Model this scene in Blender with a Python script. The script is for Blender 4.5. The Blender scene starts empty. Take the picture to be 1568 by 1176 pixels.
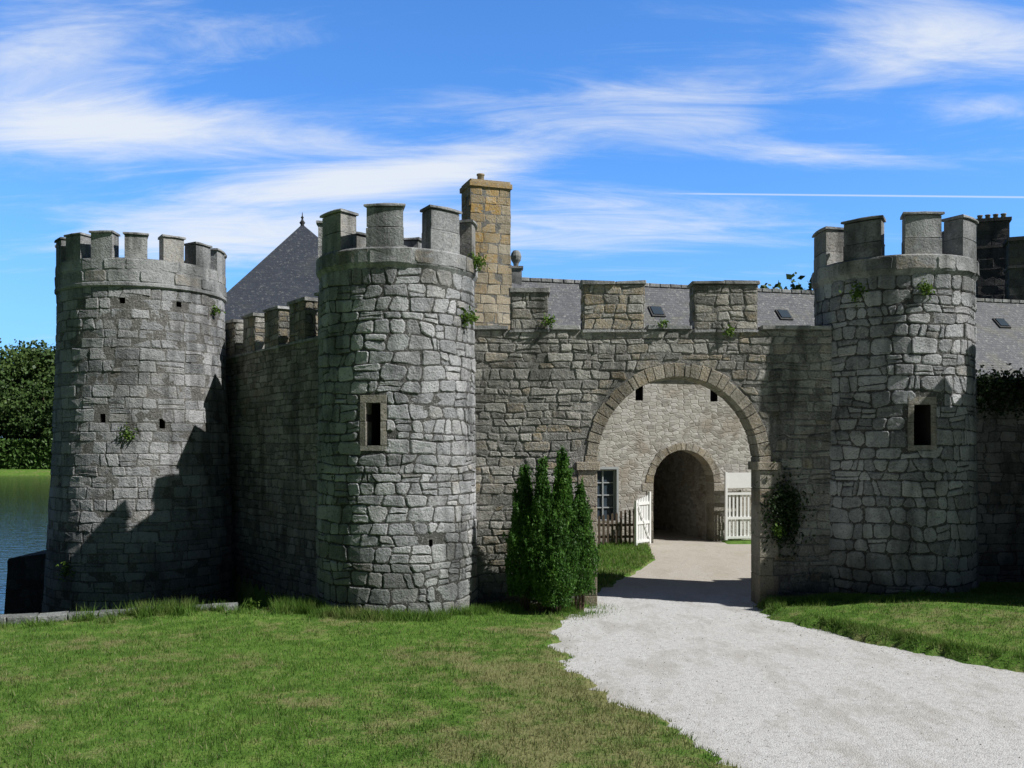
import bpy, math
import numpy as np
import bmesh
from mathutils import Vector
rng = np.random.default_rng(11)
scene = bpy.context.scene
scene.view_settings.view_transform = 'Standard'
scene.view_settings.look = 'None'
scene.view_settings.exposure = 0

# ------------------------------------------------------------ numeric helpers
def _h(i, j, s):
    v = np.sin(i * 127.1 + j * 311.7 + s * 74.7) * 43758.5453
    return v - np.floor(v)
def vnoise(x, y, s=0):
    x = np.asarray(x, float); y = np.asarray(y, float)
    xi = np.floor(x); yi = np.floor(y); fx = x - xi; fy = y - yi
    fx = fx * fx * (3 - 2 * fx); fy = fy * fy * (3 - 2 * fy)
    a = _h(xi, yi, s); b = _h(xi + 1, yi, s); c = _h(xi, yi + 1, s); d = _h(xi + 1, yi + 1, s)
    return (a * (1 - fx) + b * fx) * (1 - fy) + (c * (1 - fx) + d * fx) * fy
def fbm(x, y, s=0, o=4):
    r = 0; a = .5; t = 0
    for k in range(o):
        r = r + a * vnoise(x * 2 ** k, y * 2 ** k, s + k * 3.1); t += a; a *= .5
    return r / t
def ss(x, a, b):
    t = np.clip((x - a) / (b - a), 0, 1)
    return t * t * (3 - 2 * t)

# ------------------------------------------------------------ object helpers
def empty(name, loc=(0, 0, 0)):
    e = bpy.data.objects.new(name, None)
    e.location = (0, 0, 0)
    e.empty_display_size = .3
    scene.collection.objects.link(e)
    return e
def mkmesh(name, V, Fc, mat, parent=None, cols=None, smooth=False, fixn=False):
    me = bpy.data.meshes.new(name)
    V = V.tolist() if isinstance(V, np.ndarray) else V
    Fc = Fc.tolist() if isinstance(Fc, np.ndarray) else Fc
    me.from_pydata(V, [], Fc)
    if cols is not None:
        at = me.color_attributes.new('Col', 'FLOAT_COLOR', 'POINT')
        c = np.ones((len(V), 4), dtype=np.float32); c[:, :3] = np.asarray(cols)
        at.data.foreach_set('color', c.ravel())
    if smooth:
        me.polygons.foreach_set('use_smooth', [True] * len(me.polygons))
    if fixn:
        bm = bmesh.new(); bm.from_mesh(me)
        bmesh.ops.remove_doubles(bm, verts=bm.verts, dist=.0005)
        bmesh.ops.recalc_face_normals(bm, faces=bm.faces)
        bm.to_mesh(me); bm.free()
    me.materials.append(mat)
    me.update()
    ob = bpy.data.objects.new(name, me)
    scene.collection.objects.link(ob)
    if parent: ob.parent = parent
    return ob
class B:
    def __init__(s): s.v = []; s.f = []; s.c = []; s.n = 0
    def add(s, V, F, col=(.5, 0, .5)):
        V = np.asarray(V, float).reshape(-1, 3)
        n = s.n
        s.v.append(V); s.f.extend([tuple(i + n for i in f) for f in F])
        c = np.empty((len(V), 3)); c[:] = col; s.c.append(c); s.n += len(V)
    def obj(s, name, mat, parent=None, smooth=False, fixn=False):
        return mkmesh(name, np.concatenate(s.v), s.f, mat, parent, None if fixn else np.concatenate(s.c), smooth, fixn)

def frame(O, a, n):
    O = np.array(O, float); a = np.array([a[0], a[1], 0.]); n = np.array([n[0], n[1], 0.])
    a /= np.linalg.norm(a); n /= np.linalg.norm(n)
    def F(u, v, d):
        u, v, d = np.broadcast_arrays(np.asarray(u, float), np.asarray(v, float), np.asarray(d, float))
        p = O[None, :] + u.reshape(-1, 1) * a + d.reshape(-1, 1) * n
        p[:, 2] += v.reshape(-1)
        return p
    F.O = O; F.a = a; F.n = n
    return F
def cyl(cx, cy, r, bat=.06, ztop=6.3):
    def F(u, v, d):
        u, v, d = np.broadcast_arrays(np.asarray(u, float), np.asarray(v, float), np.asarray(d, float))
        ph = u / r
        R = r + bat * np.clip(1 - v / ztop, 0, 2) ** 1.5 + d
        return np.stack([cx + R * np.sin(ph), cy - R * np.cos(ph), v], -1).reshape(-1, 3)
    return F

def box(b, F, u0, u1, v0, v1, d0, d1, col=(.5, 0, .5)):
    V = F([u0, u1, u1, u0] * 2, [v0, v0, v1, v1] * 2, [d0] * 4 + [d1] * 4)
    b.add(V, [(0, 1, 2, 3), (4, 5, 6, 7), (0, 1, 5, 4), (1, 2, 6, 5), (2, 3, 7, 6), (3, 0, 4, 7)], col)
def prism(b, F, P, d0, d1, bev=.012, col=None, jit=.006):
    if col is None: col = (rng.random(), 0, rng.random())
    P = np.array(P, float) + rng.uniform(-jit, jit, (4, 2)); c = P.mean(0)
    D = P - c; L = np.linalg.norm(D, axis=1, keepdims=True); Q = P - D / np.maximum(L, 1e-6) * bev * 1.4
    V = np.concatenate([F(P[:, 0], P[:, 1], d0), F(P[:, 0], P[:, 1], d1 - bev), F(Q[:, 0], Q[:, 1], d1)])
    fs = [(3, 2, 1, 0), (8, 9, 10, 11)]
    for k in range(2):
        for i in range(4):
            j = (i + 1) % 4; o = k * 4
            fs.append((o + i, o + j, o + 4 + j, o + 4 + i))
    b.add(V, fs, col)
def slab(b, F, u0, u1, v0, v1, d0, d1, seg=.6, jit=.01, ochre=0):
    u = u0
    while u < u1 - 1e-3:
        w = min(seg * rng.uniform(.75, 1.3), u1 - u)
        if u1 - (u + w) < seg * .4: w = u1 - u
        prism(b, F, [(u + .004, v0), (u + w - .004, v0), (u + w - .004, v1), (u + .004, v1)], d0, d1 + rng.uniform(-.02, .02), .014,
              (rng.random(), ochre * rng.random(), rng.random()), jit)
        u += w

def stones(b, F, u0, u1, v0, v1, rowh=(.13, .27), w=(.18, .46), gap=.007, dep=(.006, .024), push=None, drop=None, amp=.035, split=.22, ochre=None, slant=.05, rnd=(.06, .2)):
    V = [v0]
    while V[-1] < v1 - rowh[0] * .6:
        V.append(V[-1] + rng.uniform(*rowh))
    V = np.array(V); V = v0 + (V - v0) * (v1 - v0) / (V[-1] - v0)
    nr = len(V) - 1; sd = rng.uniform(0, 99)
    def line(k, u):
        if k == 0 or k == nr: return V[k]
        return V[k] + amp * 2 * (float(vnoise(u * 2.1, k * 7.3, sd)) - .5)
    for k in range(nr):
        hh = V[k + 1] - V[k]
        us = [u0]; wl = (w[0], w[1])
        while us[-1] < u1 - w[0] * .7: us.append(us[-1] + rng.uniform(*wl) * (1 if rng.random() > .15 else .6))
        us = np.array(us); us = u0 + (us - u0) * (u1 - u0) / (us[-1] - u0)
        sb = rng.uniform(-slant, slant, len(us)); st = rng.uniform(-slant, slant, len(us)); sb[0] = st[0] = sb[-1] = st[-1] = 0
        for j in range(len(us) - 1):
            a0, a1, c0, c1 = us[j] + sb[j], us[j + 1] + sb[j + 1], us[j] + st[j], us[j + 1] + st[j + 1]
            q = [(a0, line(k, a0)), (a1, line(k, a1)), (c1, line(k + 1, c1)), (c0, line(k + 1, c0))]
            quads = [q]
            if rng.random() < split and hh > .15 and us[j + 1] - us[j] > .16:
                t = rng.uniform(.3, .7); t2 = t + rng.uniform(-.15, .15)
                if rng.random() < .6:
                    m0 = tuple(np.array(q[0]) * (1 - t) + np.array(q[3]) * t); m1 = tuple(np.array(q[1]) * (1 - t2) + np.array(q[2]) * t2)
                    quads = [[q[0], q[1], m1, m0], [m0, m1, q[2], q[3]]]
                else:
                    m0 = tuple(np.array(q[0]) * (1 - t) + np.array(q[1]) * t); m1 = tuple(np.array(q[3]) * (1 - t2) + np.array(q[2]) * t2)
                    quads = [[q[0], m0, m1, q[3]], [m0, q[1], q[2], m1]]
            for qq in quads:
                Q = np.array(qq); c = Q.mean(0)
                if drop is not None and drop(c[0], c[1]): continue
                Q = Q - np.sign(Q - c) * gap * rng.uniform(.5, 1.5, Q.shape)
                size = min(np.ptp(Q[:, 0]), np.ptp(Q[:, 1])); r = size * rng.uniform(*rnd)
                pts = []
                for i in range(4):
                    p = Q[i]; pp = Q[i - 1]; pn = Q[(i + 1) % 4]
                    pts.append(p + (pp - p) / max(np.linalg.norm(pp - p), 1e-4) * r)
                    pts.append(p + (pn - p) / max(np.linalg.norm(pn - p), 1e-4) * r)
                    pts.append((p + pn) / 2)
                pts = np.array(pts) + rng.uniform(-.009, .009, (12, 2))
                if push is not None: pts = push(pts)
                c = pts.mean(0)
                d = rng.uniform(*dep)
                vec = pts - c; ln = np.linalg.norm(vec, axis=1, keepdims=True)
                r1 = pts - vec / np.maximum(ln, 1e-4) * .005; r2 = pts - vec / np.maximum(ln, 1e-4) * np.minimum(rng.uniform(.016, .035), ln * .4)
                tilt = rng.uniform(-.06, .06, 2)
                U = np.concatenate([pts, r1, r2, c[None]])
                D = np.concatenate([np.full(12, -.03), np.full(12, d * .4), d + rng.uniform(-.004, .004, 12), [d + rng.uniform(-.006, .006)]])
                D[12:] += (U[12:] - c) @ tilt
                o = 0. if ochre is None else ochre(c[0], c[1])
                fs = []
                for i in range(12):
                    i2 = (i + 1) % 12
                    fs.append((i, i2, 12 + i2, 12 + i)); fs.append((12 + i, 12 + i2, 24 + i2, 24 + i)); fs.append((24 + i, 24 + i2, 36))
                b.add(F(U[:, 0], U[:, 1], D), fs, (rng.random(), o, rng.random()))

# ------------------------------------------------------------ node helpers
class N:
    def __init__(s, nt): s.nt = nt; s.L = nt.links
    def new(s, t, **k):
        n = s.nt.nodes.new(t)
        for a, v in k.items(): setattr(n, a, v)
        return n
    def put(s, sock, v):
        if v is None: return
        if hasattr(v, 'is_linked') or isinstance(v, bpy.types.NodeSocket): s.L.new(v, sock)
        else: sock.default_value = v
    def m(s, op, a, b=None, c=None, clamp=False):
        n = s.new('ShaderNodeMath', operation=op, use_clamp=clamp)
        s.put(n.inputs[0], a); s.put(n.inputs[1], b); s.put(n.inputs[2], c)
        return n.outputs[0]
    def noise(s, scale, vec=None, detail=3, rough=.6, dist=0):
        n = s.new('ShaderNodeTexNoise'); s.put(n.inputs['Vector'], vec)
        n.inputs['Scale'].default_value = scale; n.inputs['Detail'].default_value = detail
        n.inputs['Roughness'].default_value = rough; n.inputs['Distortion'].default_value = dist
        return n.outputs['Fac']
    def step(s, x, a, b, lo=0., hi=1.):
        n = s.new('ShaderNodeMapRange', interpolation_type='SMOOTHSTEP')
        s.put(n.inputs[0], x); n.inputs[1].default_value = a; n.inputs[2].default_value = b
        n.inputs[3].default_value = lo; n.inputs[4].default_value = hi
        return n.outputs[0]
    def mix(s, f, a, b, mode='MIX'):
        n = s.new('ShaderNodeMix', data_type='RGBA', blend_type=mode)
        s.put(n.inputs[0], f)
        for k, v in ((6, a), (7, b)):
            if isinstance(v, tuple): n.inputs[k].default_value = (*v[:3], 1)
            else: s.L.new(v, n.inputs[k])
        return n.outputs[2]
    def ramp(s, f, stops):
        n = s.new('ShaderNodeValToRGB'); e = n.color_ramp.elements
        while len(e) < len(stops): e.new(.5)
        for i, (p, c) in enumerate(stops): e[i].position = p; e[i].color = (*c, 1)
        s.put(n.inputs[0], f); return n.outputs[0]
    def mapping(s, vec, scale=(1, 1, 1), rot=(0, 0, 0), loc=(0, 0, 0)):
        n = s.new('ShaderNodeMapping'); s.put(n.inputs[0], vec)
        n.inputs['Scale'].default_value = scale; n.inputs['Rotation'].default_value = rot; n.inputs['Location'].default_value = loc
        return n.outputs[0]
    def bump(s, h, strength, dist, nrm=None):
        n = s.new('ShaderNodeBump'); s.put(n.inputs['Height'], h)
        n.inputs['Strength'].default_value = strength; n.inputs['Distance'].default_value = dist
        if nrm is not None: s.put(n.inputs['Normal'], nrm)
        return n.outputs[0]
def newmat(name, rough=.9, spec=.2):
    m = bpy.data.materials.new(name); m.use_nodes = True
    nt = m.node_tree; n = N(nt); bs = nt.nodes['Principled BSDF']
    bs.inputs['Roughness'].default_value = rough
    bs.inputs['Specular IOR Level'].default_value = spec
    pos = n.new('ShaderNodeNewGeometry').outputs['Position']
    return m, n, bs, pos

def stone_mat(name, dark, mid, light, ochre=(.40, .29, .14), och=.6, stain=.5, lich=.5, fine=1., grime=True, black=.55, brown=.3):
    m, n, bs, pos = newmat(name, .95, .1)
    at = n.new('ShaderNodeAttribute', attribute_name='Col')
    sp = n.new('ShaderNodeSeparateColor'); n.L.new(at.outputs['Color'], sp.inputs[0])
    R, G, Bc = sp.outputs
    n1 = n.noise(8, pos, 4, .7)
    fineN = n.noise(26, pos, 3, .75)
    g = n.m('ADD', n.m('MULTIPLY', R, .45), n.m('MULTIPLY', n1, .60))
    base = n.ramp(g, [(.16, dark), (.5, mid), (.85, light)])
    base = n.mix(n.m('MULTIPLY', n.step(Bc, .6, 1.), brown), base, (.32, .27, .22))
    big = n.noise(.6, pos, 3, .65)
    of = n.m('MULTIPLY', n.m('ADD', G, n.step(n.noise(1.7, pos, 3, .7), .58, .72, 0, .5)), och, clamp=True)
    base = n.mix(n.m('MULTIPLY', of, n.step(n1, .3, .6)), base, ochre)
    base = n.mix(n.step(fineN, .56, .66, 0, lich), base, (.62, .63, .60))
    base = n.mix(n.step(fineN, .45, .34, 0, black), base, (.07, .07, .068))
    vst = n.noise(1.5, n.mapping(pos, scale=(1, 1, .22), loc=(4, 2, 8)), 3, .7)
    base = n.mix(n.m('MULTIPLY', n.step(vst, .47, .66), stain), base, (.22, .225, .22), 'MULTIPLY')
    base = n.mix(n.m('MULTIPLY', n.step(big, .48, .64), stain * .9), base, (.36, .38, .36), 'MULTIPLY')
    if grime:
        sx = n.new('ShaderNodeSeparateXYZ'); n.L.new(pos, sx.inputs[0])
        gz = n.m('ADD', sx.outputs[2], n.m('MULTIPLY', vst, 3.0))
        base = n.mix(n.step(gz, 3.2, .8, 0, .75), base, (.33, .37, .29), 'MULTIPLY')
    n.put(bs.inputs['Base Color'], base)
    h = n.m('ADD', n.noise(13, pos, 4, .75), n.m('MULTIPLY', fineN, .5))
    n.put(bs.inputs['Normal'], n.bump(h, .9 * fine, .045))
    return m
M_stone = stone_mat('granite_rubble', (.20, .205, .215), (.43, .44, .45), (.64, .645, .65), och=.3, stain=.6, brown=.12)
M_stone_l = stone_mat('granite_coursed', (.20, .207, .215), (.38, .387, .395), (.55, .553, .555), och=.4, stain=.6, brown=.12)
M_wall = stone_mat('granite_wall', (.14, .137, .127), (.345, .335, .305), (.57, .55, .50), och=.65, stain=.6, brown=.2)
M_smooth = stone_mat('granite_dressed', (.20, .205, .21), (.36, .367, .37), (.50, .503, .50), och=.35, stain=.7, fine=.6, grime=False, brown=.1)
M_och = stone_mat('ochre_granite', (.28, .24, .17), (.45, .39, .29), (.58, .53, .43), ochre=(.50, .31, .09), och=.9, stain=.3, fine=.6, grime=False, black=.3)
M_vous = stone_mat('arch_stone', (.22, .20, .17), (.38, .35, .29), (.54, .49, .41), och=.7, stain=.5)
M_mortar = stone_mat('mortar', (.09, .09, .085), (.16, .155, .145), (.24, .235, .22), och=.3)
M_mortar_l = stone_mat('mortar_pale', (.16, .155, .145), (.25, .24, .22), (.33, .32, .29), och=.3)
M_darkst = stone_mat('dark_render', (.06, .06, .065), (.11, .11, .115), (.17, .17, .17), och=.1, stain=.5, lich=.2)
def plain(name, c, rough=.8, nz=.25, sc=8, spec=.2, bump=.2):
    m, n, bs, pos = newmat(name, rough, spec)
    f = n.noise(sc, pos, 4, .65)
    base = n.mix(f, tuple(x * (1 - nz) for x in c), tuple(min(1, x * (1 + nz)) for x in c))
    n.put(bs.inputs['Base Color'], base)
    n.put(bs.inputs['Normal'], n.bump(f, bump, .02))
    return m
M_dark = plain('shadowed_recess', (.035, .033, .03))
M_white = plain('white_paint', (.78, .78, .76), .5, .08, 5)
M_wood = plain('weathered_wood', (.10, .075, .055), .8, .4, 20)
M_glass = plain('window_glass', (.05, .07, .09), .15, .2, 2, .5, .05)
M_bark = plain('bark', (.10, .07, .05), .9, .4, 30)
M_peb = plain('pebble', (.42, .41, .38), .9, .4, 40)

def slate(name, c0, c1, lich):
    m, n, bs, pos = newmat(name, .65, .25)
    tc = n.new('ShaderNodeTexCoord').outputs['UV']
    br = n.new('ShaderNodeTexBrick'); n.L.new(tc, br.inputs['Vector'])
    br.inputs['Color1'].default_value = (0, 0, 0, 1); br.inputs['Color2'].default_value = (1, 1, 1, 1); br.inputs['Mortar'].default_value = (0, 0, 0, 1)
    br.inputs['Scale'].default_value = 1; br.inputs['Brick Width'].default_value = .22; br.inputs['Row Height'].default_value = .14
    br.inputs['Mortar Size'].default_value = .006; br.inputs['Bias'].default_value = 0
    nz = n.noise(5, pos, 4, .75)
    f = n.m('ADD', n.m('MULTIPLY', br.outputs['Color'], .4), n.m('MULTIPLY', nz, .6))
    base = n.mix(f, c0, c1)
    base = n.mix(n.step(n.noise(9, pos, 4, .8), .55, .63, 0, lich), base, (.44, .43, .40))
    base = n.mix(n.step(n.noise(1.1, n.mapping(pos, loc=(3, 7, 1)), 3, .7), .5, .68, 0, lich * .6), base, (.18, .18, .13))
    base = n.mix(n.m('MULTIPLY', br.outputs['Fac'], .6), base, (.05, .05, .055))
    n.put(bs.inputs['Base Color'], base)
    n.put(bs.inputs['Normal'], n.bump(n.m('SUBTRACT', f, br.outputs['Fac']), .6, .02))
    return m
M_slate = slate('old_slate', (.085, .09, .10), (.18, .185, .195), .6)
M_slate_d = slate('dark_slate', (.025, .033, .048), (.05, .06, .08), .22)

def leafmat(name, c0, c1, c2, sc=1.5, trans=.25):
    m, n, bs, pos = newmat(name, .55, .3)
    at = n.new('ShaderNodeAttribute', attribute_name='Col')
    sp = n.new('ShaderNodeSeparateColor'); n.L.new(at.outputs['Color'], sp.inputs[0])
    f = n.m('ADD', n.m('MULTIPLY', n.noise(sc, pos, 2, .6), .6), n.m('MULTIPLY', sp.outputs[0], .45))
    base = n.ramp(f, [(.25, c0), (.55, c1), (.85, c2)])
    n.put(bs.inputs['Base Color'], base)
    if trans > 0:
        tr = n.new('ShaderNodeBsdfTranslucent'); n.L.new(base, tr.inputs['Color'])
        mx = n.new('ShaderNodeMixShader'); mx.inputs[0].default_value = trans
        n.L.new(bs.outputs[0], mx.inputs[1]); n.L.new(tr.outputs[0], mx.inputs[2])
        n.L.new(mx.outputs[0], n.nt.nodes['Material Output'].inputs['Surface'])
    return m
M_leafc = leafmat('cypress_foliage', (.02, .055, .008), (.06, .155, .022), (.14, .28, .04), 3, .35)
M_leaft = leafmat('broadleaf_foliage', (.02, .045, .012), (.05, .095, .022), (.11, .165, .04), .12, 0)
M_weed = leafmat('weed_leaves', (.05, .10, .015), (.11, .20, .03), (.20, .30, .05), 4, .35)
M_ivy = leafmat('ivy_leaves', (.010, .025, .007), (.022, .045, .012), (.045, .075, .022), 3, .1)
M_hedge = leafmat('hedge_foliage', (.035, .075, .014), (.065, .13, .026), (.09, .17, .035), .3, 0)

def grass_color(n, pos):
    a = n.noise(.5, pos, 3, .65); b_ = n.noise(2.6, n.mapping(pos, loc=(5, 1, 0)), 4, .75)
    sx = n.new('ShaderNodeSeparateXYZ'); n.L.new(pos, sx.inputs[0])
    g = n.ramp(b_, [(.3, (.055, .125, .018)), (.5, (.11, .22, .034)), (.72, (.20, .31, .065))])
    ex = n.m('DIVIDE', n.m('SUBTRACT', sx.outputs[0], .6), 1.5); ey_ = n.m('DIVIDE', n.m('SUBTRACT', sx.outputs[1], 10.6), 3.2)
    near = n.m('EXPONENT', n.m('MULTIPLY', n.m('ADD', n.m('MULTIPLY', ex, ex), n.m('MULTIPLY', ey_, ey_)), -1.))
    df = n.m('ADD', n.m('ADD', n.m('MULTIPLY', a, .5), n.m('MULTIPLY', b_, .5)), n.m('MULTIPLY', near, .13))
    return n.mix(n.step(df, .49, .63, 0, .8), g, (.26, .235, .115))
m, n, bs, pos = newmat('lawn_soil_and_grass', .95, .1)
gc = grass_color(n, pos); nf = n.noise(30, pos, 3, .7)
gc = n.mix(n.step(nf, .5, .7, 0, .5), gc, (.11, .095, .05))
n.put(bs.inputs['Base Color'], gc)
n.put(bs.inputs['Normal'], n.bump(nf, .8, .04))
M_ground = m
m, n, bs, pos = newmat('grass_blades', .6, .2)
at = n.new('ShaderNodeAttribute', attribute_name='Col')
sp = n.new('ShaderNodeSeparateColor'); n.L.new(at.outputs['Color'], sp.inputs[0])
gc = grass_color(n, pos)
gc = n.mix(n.m('MULTIPLY', sp.outputs[0], .35), gc, (.22, .34, .07))
gc = n.mix(n.step(sp.outputs[1], .82, .95, 0, .8), gc, (.40, .36, .20))
gc = n.mix(n.step(sp.outputs[2], .6, 1., 0, .6), gc, (.045, .11, .02))
n.put(bs.inputs['Base Color'], gc)
tr = n.new('ShaderNodeBsdfTranslucent'); n.L.new(gc, tr.inputs['Color'])
mx = n.new('ShaderNodeMixShader'); mx.inputs[0].default_value = .35
n.L.new(bs.outputs[0], mx.inputs[1]); n.L.new(tr.outputs[0], mx.inputs[2])
n.L.new(mx.outputs[0], n.nt.nodes['Material Output'].inputs['Surface'])
M_blade = m
m, n, bs, pos = newmat('pale_gravel', .95, .1)
vor = n.new('ShaderNodeTexVoronoi'); n.L.new(pos, vor.inputs['Vector']); vor.inputs['Scale'].default_value = 60
sep = n.new('ShaderNodeSeparateColor'); n.L.new(vor.outputs['Color'], sep.inputs[0])
f = n.m('ADD', n.m('MULTIPLY', sep.outputs[0], .38), n.m('MULTIPLY', n.noise(9, pos, 4, .75), .62))
base = n.ramp(f, [(.22, (.27, .265, .25)), (.38, (.50, .495, .48)), (.8, (.66, .66, .65))])
base = n.mix(n.step(n.noise(.8, n.mapping(pos, scale=(1.6, .7, 1), rot=(0, 0, .3)), 4, .7), .46, .64, 0, .55), base, (.38, .36, .32))
sx = n.new('ShaderNodeSeparateXYZ'); n.L.new(pos, sx.inputs[0])
base = n.mix(n.step(sx.outputs[1], 18.5, 21.5, 0, .6), base, (.42, .36, .27))
n.put(bs.inputs['Base Color'], base)
hh = n.m('ADD', n.m('MULTIPLY', vor.outputs['Distance'], -.5), n.m('MULTIPLY', n.noise(3, pos, 4, .6), 1.8))
n.put(bs.inputs['Normal'], n.bump(hh, .6, .025))
M_gravel = m
m, n, bs, pos = newmat('lake_water', .06, .5)
bs.inputs['Base Color'].default_value = (.02, .035, .03, 1)
wv = n.noise(1.0, n.mapping(pos, scale=(.5, 1.6, 1)), 4, .65)
n.put(bs.inputs['Normal'], n.bump(wv, .35, .12))
M_water = m

# ------------------------------------------------------------ terrain
PATH = np.array([(3.8, -5), (3.2, 3), (2.75, 6.5), (2.2, 8.95), (1.72, 10.1), (1.34, 11.0), (.88, 12.8), (.62, 14.75), (.9, 16.8), (1.5, 18.3), (1.6, 19.2), (1.97, 20.2), (2.8, 22.5), (3.9, 25.9), (4.3, 29.5), (4.4, 36),
                 (6.9, 36), (6.9, 30.4), (9.5, 30), (10, 26), (8, 21), (5.0, 19.2), (4.62, 18.1), (4.75, 16.4), (5.7, 14.5), (6.95, 12.6), (9.2, 10.6), (14, 7.8), (15, -5)])
def pathsd(x, y):
    x = np.asarray(x, float); y = np.asarray(y, float)
    d = np.full(x.shape, 1e9); ins = np.zeros(x.shape, bool)
    for i in range(len(PATH)):
        ax, ay = PATH[i]; bx, by = PATH[(i + 1) % len(PATH)]
        ex, ey = bx - ax, by - ay
        t = np.clip(((x - ax) * ex + (y - ay) * ey) / (ex * ex + ey * ey), 0, 1)
        d = np.minimum(d, np.hypot(x - ax - t * ex, y - ay - t * ey))
        c = ((ay > y) != (by > y)) & (x < (bx - ax) * (y - ay) / ((by - ay) + 1e-12) + ax)
        ins ^= c
    sd = np.where(ins, -d, d)
    return sd + (fbm(x * 1.6, y * 1.6, 5, 4) - .5) * .6 * ss(20 - np.abs(y - 8), 3, 8) + (vnoise(x * 9, y * 9, 4) - .5) * .14
EX = [-60, -30, -8.65, -5.2, -3.4, -2.4]; EY = [6, 12.6, 16.0, 17.2, 17.7, 18.6]
def height(x, y):
    x = np.asarray(x, float); y = np.asarray(y, float)
    sd = pathsd(x, y)
    h = .035 + .022 * (fbm(x * 1.1, y * 1.1, 2) - .4) + .012 * (fbm(x * 7, y * 7, 8, 2) - .5)
    lump = .10 * fbm(x * .8, y * .8, 31) * ss(-x, 1.2, 2.5) * ss(y, 14.8, 16.8)
    h = h + lump
    right = ss(x, 4.2, 5.0) * (1 - ss(y, 18.9, 19.4))
    h = h + right * (.10 * ss(sd, .02, .16) + .24 * ss(sd, .2, 2.6))
    h = np.where(sd < .12, -.04 + (h + .04) * ss(sd, -.06, .09), h)
    ey = np.interp(x, EX, EY)
    xr = np.interp(y, [17.5, 18.8, 23.8, 40, 180, 400], [-2.9, -3.5, -7.4, -10, -14, -14])
    k = ss(y - ey, .05, .75) * ss(xr - x, -.2, .2)
    low = -.95 - 2.2 * ss(-x, 9.5, 11.5) - 2.2 * ss(y, 24.5, 27)
    low = np.maximum(low, -3.2)
    far = ss(y, 188, 196)
    low = low + far * (-low - .9) + ss(y, 196, 230) * 2 + ss(y, 230, 700) * 10
    inland = h * (1 - ss(y, 40, 60)) + ss(y, 60, 300) * 4
    return inland * (1 - k) + low * k + (fbm(x * 2, y * 2, 4) - .5) * .15 * k
def axis(segs):
    out = []
    for a, b_, s in segs:
        out += list(np.arange(a, b_, s))
    out.append(segs[-1][1]); return np.array(out)
xs = np.concatenate([-np.geomspace(900, 16.5, 36), axis([(-16, -10, .25), (-10, 8, .1), (8, 16, .25)]), np.geomspace(16.5, 900, 30)])
ys = np.concatenate([axis([(-60, 0, 8), (0, 7, .6), (7, 20, .1), (20, 36, .3)]), np.geomspace(37, 1500, 55)])
ys = np.unique(np.concatenate([ys, [184, 186, 188, 190, 192, 194, 196, 198]]))
X, Y = np.meshgrid(xs, ys)
Z = height(X, Y)
nx = len(xs); ny = len(ys)
idx = np.arange(nx * ny).reshape(ny, nx)
F4 = np.stack([idx[:-1, :-1], idx[:-1, 1:], idx[1:, 1:], idx[1:, :-1]], -1).reshape(-1, 4)
mkmesh('ground', np.stack([X, Y, Z], -1).reshape(-1, 3), F4, M_ground, smooth=True)
gx = np.arange(-1, 15.2, .12); gy = np.arange(-4.9, 36, .12)
X, Y = np.meshgrid(gx, gy); sdp = pathsd(X, Y)
Zp = .006 * (fbm(X * 2.5, Y * 2.5, 3) - .5)
idx = np.arange(X.size).reshape(X.shape)
F4 = np.stack([idx[:-1, :-1], idx[:-1, 1:], idx[1:, 1:], idx[1:, :-1]], -1)
keep = (sdp[:-1, :-1] < .3)
mkmesh('gravel_path', np.stack([X, Y, Zp], -1).reshape(-1, 3), F4[keep], M_gravel, smooth=True)
mkmesh('lake_water', [(-900, 5, -2), (-5, 5, -2), (-5, 200, -2), (-900, 200, -2)], [(0, 1, 2, 3)], M_water)

def blades(nb, x, y, hmin, hmax, wid, lean=.5):
    nb = len(x); z = height(x, y) - .004
    th = rng.uniform(0, 2 * np.pi, nb); h = rng.uniform(hmin, hmax, nb) * (.5 + 1. * fbm(x * 1.7, y * 1.7, 9, 3)); w = wid * rng.uniform(.6, 1.3, nb)
    dx = np.cos(th) * w / 2; dy = np.sin(th) * w / 2
    la = rng.uniform(0, 2 * np.pi, nb); ll = h * rng.uniform(0, lean, nb)
    V = np.empty((nb, 3, 3))
    V[:, 0] = np.stack([x - dx, y - dy, z], -1); V[:, 1] = np.stack([x + dx, y + dy, z], -1)
    V[:, 2] = np.stack([x + np.cos(la) * ll, y + np.sin(la) * ll, z + h], -1)
    c = np.repeat(np.stack([rng.random(nb), rng.random(nb), rng.random(nb)], -1), 3, 0)
    return V.reshape(-1, 3), c
Vs = []; Cs = []
n0 = 700000
x = rng.uniform(-15, 13, n0); y = rng.uniform(7.0, 20.0, n0)
sd = pathsd(x, y); ey = np.interp(x, EX, EY)
clump = fbm(x * 6, y * 6, 12, 3)
ok = (y < np.maximum(ey + .1, 0)) | (x > -2.6)
ok &= (sd > .0) | ((sd > -.55) & (rng.random(n0) < .35 * ss(clump, .45, .62) * ss(sd, -.55, -.05)))
ok &= rng.random(n0) < np.clip((9.5 / y) ** 1.2, 0, 1) * (.35 + 1.4 * (clump - .2))
ok &= (np.abs(x) < y * .62 + 1.5)
ok &= ~((np.hypot(x + 2.2, y - 18.2) < 1.5) | (np.hypot(x - 7.56, y - 18.8) < 1.5)) & ((y < 18.25) | (x < -9))
x = x[ok]; y = y[ok]
v, c = blades(0, x, y, .02, .075, .011, .9); Vs.append(v); Cs.append(c)
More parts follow.
